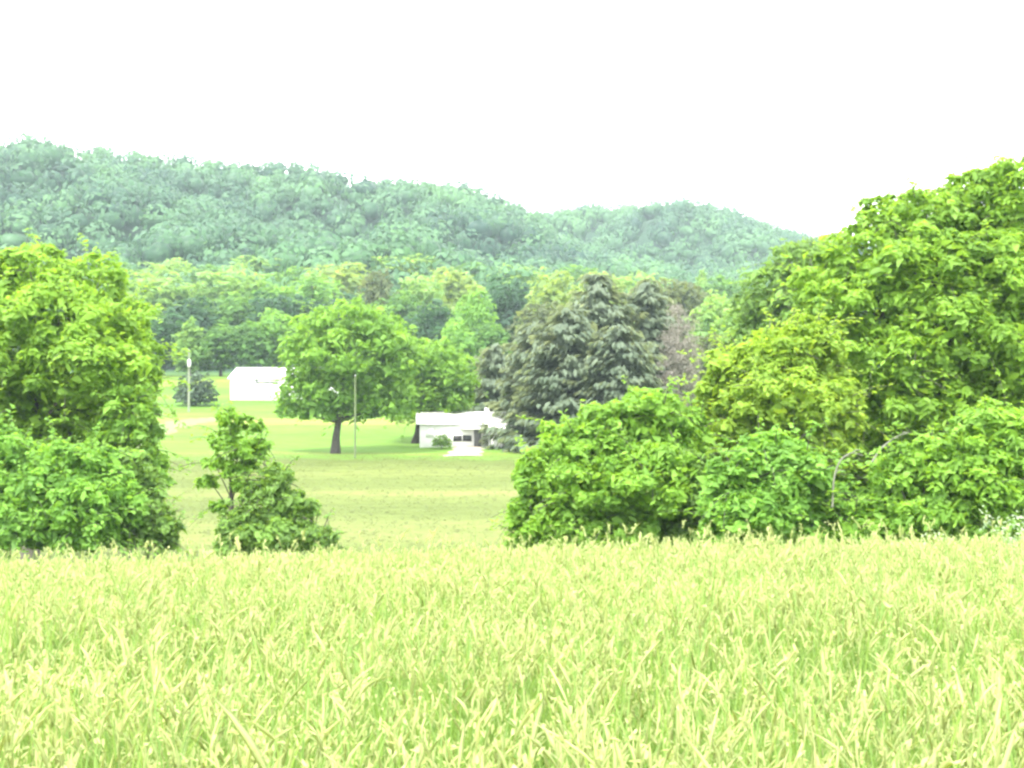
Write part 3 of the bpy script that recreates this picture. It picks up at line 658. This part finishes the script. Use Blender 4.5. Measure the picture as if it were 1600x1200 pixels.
def weed(px, py, Y, label, seed):
    g = np.random.default_rng(seed); f = base(px, Y); H = at(px, py, Y)[2]-f[2]
    root = empty('weed', f, label=label, cat='weed', group='pale weeds along the far edge of the tall grass')
    st = MB(); lf = MB(); fl = MB()
    for i in range(5):
        d = np.array([g.normal(0, .14), g.normal(0, .1), 1.])*H*g.uniform(.8, 1.0); k = np.linspace(0, 1, 5)[:, None]
        P = d*k + np.array([g.normal(0, .05), 0, 0])*k**2; st.tube(P, np.linspace(.007, .003, 5), 5)
        m = 16; q = g.uniform(.4, .95, (m, 1)); Q = d*q + g.normal(0, .035, (m, 3)); sprays(lf, Q, unit(np.array([0, -.3, 1.])+.6*rdir(m, g)), rdir(m, g), g.uniform(.05, .09, m), g.uniform(.02, .035, m), g, g.random(m))
        m = 14; Q = d*g.uniform(.9, 1.02, (m, 1)) + g.normal(0, .035, (m, 3)); sprays(fl, Q, unit(np.array([0, -.5, 1.])+.5*rdir(m, g)), rdir(m, g), g.uniform(.02, .04, m), g.uniform(.02, .03, m), g, g.random(m))
    st.build('stem', M['grass_blade'], root, smooth=True); lf.build('leaves', M['weed_leaf'], root); fl.build('blossoms', M['weed_flower'], root)
M['weed_leaf'] = leafmat('weed_leaf', (.16, .26, .14), (.28, .40, .24)); M['weed_flower'] = leafmat('weed_flower', (.26, .33, .23), (.36, .43, .31))
weed(1432, 818, 15, 'lone pale flowering weed in front of the broad light green bush', 201)
weed(1552, 792, 15.5, 'taller of two bluish white flowering weeds near the right edge', 202)
weed(1586, 808, 15, 'shorter bluish white flowering weed at the very right edge', 203)
def dead_branch(pix, Y, label):
    P = np.array([at(px, py, Y) for px, py in pix]); f = P[0].copy(); P = P-f
    k = np.linspace(0, len(P)-1, 14); Q = np.stack([np.interp(k, range(len(P)), P[:, i]) for i in range(3)], 1); Q[1:-1] = (Q[:-2]+Q[1:-1]*2+Q[2:])/4
    m = MB(); m.tube(Q, np.linspace(.038, .014, 14), 6)
    for i in (4, 7, 10): m.tube([Q[i], Q[i]+[.12, -.05, .1], Q[i]+[.3, -.05, .08]], [.02, .014, .005], 4)
    o = m.build('dead_branch', M['bark_mid'], smooth=True); o.location = f; prop(o, label, 'branch', 'bare branches among the right bushes')
dead_branch([(1300, 792), (1302, 745), (1312, 718), (1330, 706), (1348, 712)], 44.6, 'pale bare branch arching like a hook left of the broad light green bush')
dead_branch([(1362, 722), (1376, 700), (1400, 682), (1420, 676)], 44.4, 'pale bare branch slanting up over the top of the broad light green bush')

# ---------------------------------------------------------------- tall meadow grass in front
def ribbon(V0, D, L, W, side, bend, seg, g):
    """n curved ribbons: base points V0, start directions D, lengths L, widths W; returns verts (n, 2*(seg+1), 3)"""
    k = np.linspace(0, 1, seg+1)[None, :, None]
    c = V0[:, None] + D[:, None]*(L[:, None, None]*k) + bend[:, None]*(L[:, None, None]*k**2)
    w = W[:, None, None]*(np.sin(np.pi*(k*.8+.2))**.8)*.5
    return np.stack([c - side[:, None]*w, c + side[:, None]*w], 2).reshape(len(V0), -1, 3), c
def rib_faces(n, seg):
    i = np.arange(n)[:, None, None]*(2*(seg+1)); j = np.arange(seg)[None, :, None]*2
    return (i + j + np.array([[[0, 1, 3, 2]]])).reshape(-1, 4)
def meadow():
    g = np.random.default_rng(99); mb = MB()
    # stems: density per square metre falls with distance
    Y = []; X = []
    for (y0, y1, dens) in ((1.9, 5, 480), (5, 9, 400), (9, 15, 280), (15, 23, 170), (23, 30, 60)):
        A = (y1**2-y0**2)*.41 + 1.0*(y1-y0); n = int(A*dens)
        y = np.sqrt(g.uniform(y0**2, y1**2, n)); X.append(g.uniform(-1, 1, n)*(y*.41+.5)); Y.append(y)
    x = np.concatenate(X); y = np.concatenate(Y)
    clump = wob(x*40, y*40, 26, 3) + .6*wob(x*40, y*40, 90, 6)
    keep = g.random(len(x)) < np.clip(.62 + .55*clump, .12, 1); x, y, clump = x[keep], y[keep], clump[keep]
    n = len(x); B = np.stack([x, y, gz(x, y)], 1)
    H = g.uniform(.58, .88, n) + .10*clump; tall = g.random(n) < .06; H[tall] += g.uniform(.05, .26, tall.sum())
    far = sstep(4, 16, y)                                       # farther stems are a bit thicker: coarser sward, fewer stems
    lean = g.normal(0, .10, (n, 2)) + .14*np.stack([wob(x*40, y*40, 31, 7), wob(x*40, y*40, 37, 8)], 1); D = unit(np.concatenate([lean, np.ones((n, 1))], 1))
    bd = np.concatenate([g.normal(0.05, .12, (n, 2)), np.full((n, 1), -.03)], 1)
    a = g.uniform(0, 2*math.pi, n); side = np.stack([np.cos(a), np.sin(a)*.5, np.zeros(n)], 1)
    V, c = ribbon(B, D, H, .0045*(1+far)*np.ones(n), side, bd, 3, g); mb.add(V.reshape(-1, 3), rib_faces(n, 3), np.repeat(g.uniform(.3, 1, n), 3), 0)
    top = c[:, -1]; hd = unit(c[:, -1]-c[:, -2] + g.normal(0, .10, (n, 3))*[1, 1, .3] + [0, 0, .1])
    # seed heads: a spindle of three-sided rings, some loose, some tight, some nodding
    hl = g.uniform(.07, .17, n); hw = g.uniform(.0036, .0078, n)*(1+.5*far); seg = 4; prof = np.array([.25, .9, 1.0, .75, .1])
    nod = np.concatenate([g.normal(0, .24, (n, 2)), -np.abs(g.normal(0, .14, (n, 1)))], 1)
    k = np.linspace(0, 1, seg+1)
    cen = top[:, None] + hd[:, None]*(hl[:, None]*k)[..., None] + nod[:, None]*(hl[:, None]*k**2)[..., None]
    u = unit(np.cross(hd, rdir(n, g))); v = np.cross(hd, u)
    th = np.array([0, 2.1, 4.2]); rad = hw[:, None]*prof[None]*g.uniform(.6, 1.4, (n, seg+1))
    ring = cen[:, :, None] + rad[:, :, None, None]*(np.cos(th)[None, None, :, None]*u[:, None, None] + np.sin(th)[None, None, :, None]*v[:, None, None])
    i = np.arange(n)[:, None, None, None]*(3*(seg+1)); s = np.arange(seg)[None, :, None, None]*3; j = np.arange(3)[None, None, :, None]
    F = np.concatenate([i+s+j, i+s+(j+1) % 3, i+s+3+(j+1) % 3, i+s+3+j], 3).reshape(-1, 4)
    mb.add(ring.reshape(-1, 3), F, np.repeat(g.uniform(0, 1, n), seg*3), 1)
    # spikelets standing off the heads
    m = 5; q = np.repeat(np.arange(n), m); kk = g.uniform(.05, .95, n*m)[:, None]
    P = top[q] + hd[q]*hl[q][:, None]*kk + nod[q]*hl[q][:, None]*kk**2 + rdir(n*m, g)*(hw[q]*2.3)[:, None]
    sprays(mb, P, rdir(n*m, g), hd[q] + .3*rdir(n*m, g), g.uniform(.016, .036, n*m)*(1+.5*far[q]), g.uniform(.005, .011, n*m)*(1+.6*far[q]), g, g.random(n*m), droop=.15, mi=1)
    # blades
    for rep in range(3):
        L = g.uniform(.34, .74, n)*(1 if rep else 1.1); a = g.uniform(0, 2*math.pi, n)
        out_ = np.stack([np.cos(a), np.sin(a), np.zeros(n)], 1)
        st = B + D*(H*g.uniform(.05, .55, n))[:, None]
        D2 = unit(np.array([0, 0, 1.]) + out_*g.uniform(.05, .35, n)[:, None]); sd = unit(np.cross(D2, out_) + .3*rdir(n, g))
        bd2 = out_*g.uniform(.03, .3, n)[:, None] + np.array([0, 0, -1])*g.uniform(.0, .28, n)[:, None]
        V, _ = ribbon(st, D2, L, g.uniform(.004, .0085, n)*(1+.5*far), sd, bd2, 4, g)
        mb.add(V.reshape(-1, 3), rib_faces(n, 4), np.repeat(g.uniform(0, 1, n), 4), 0)
    prop(mb.build('tall_grass', [M['grass_blade'], M['grass_head']]), kind='stuff', label='tall pale seeding meadow grass in front', cat='grass')
meadow()
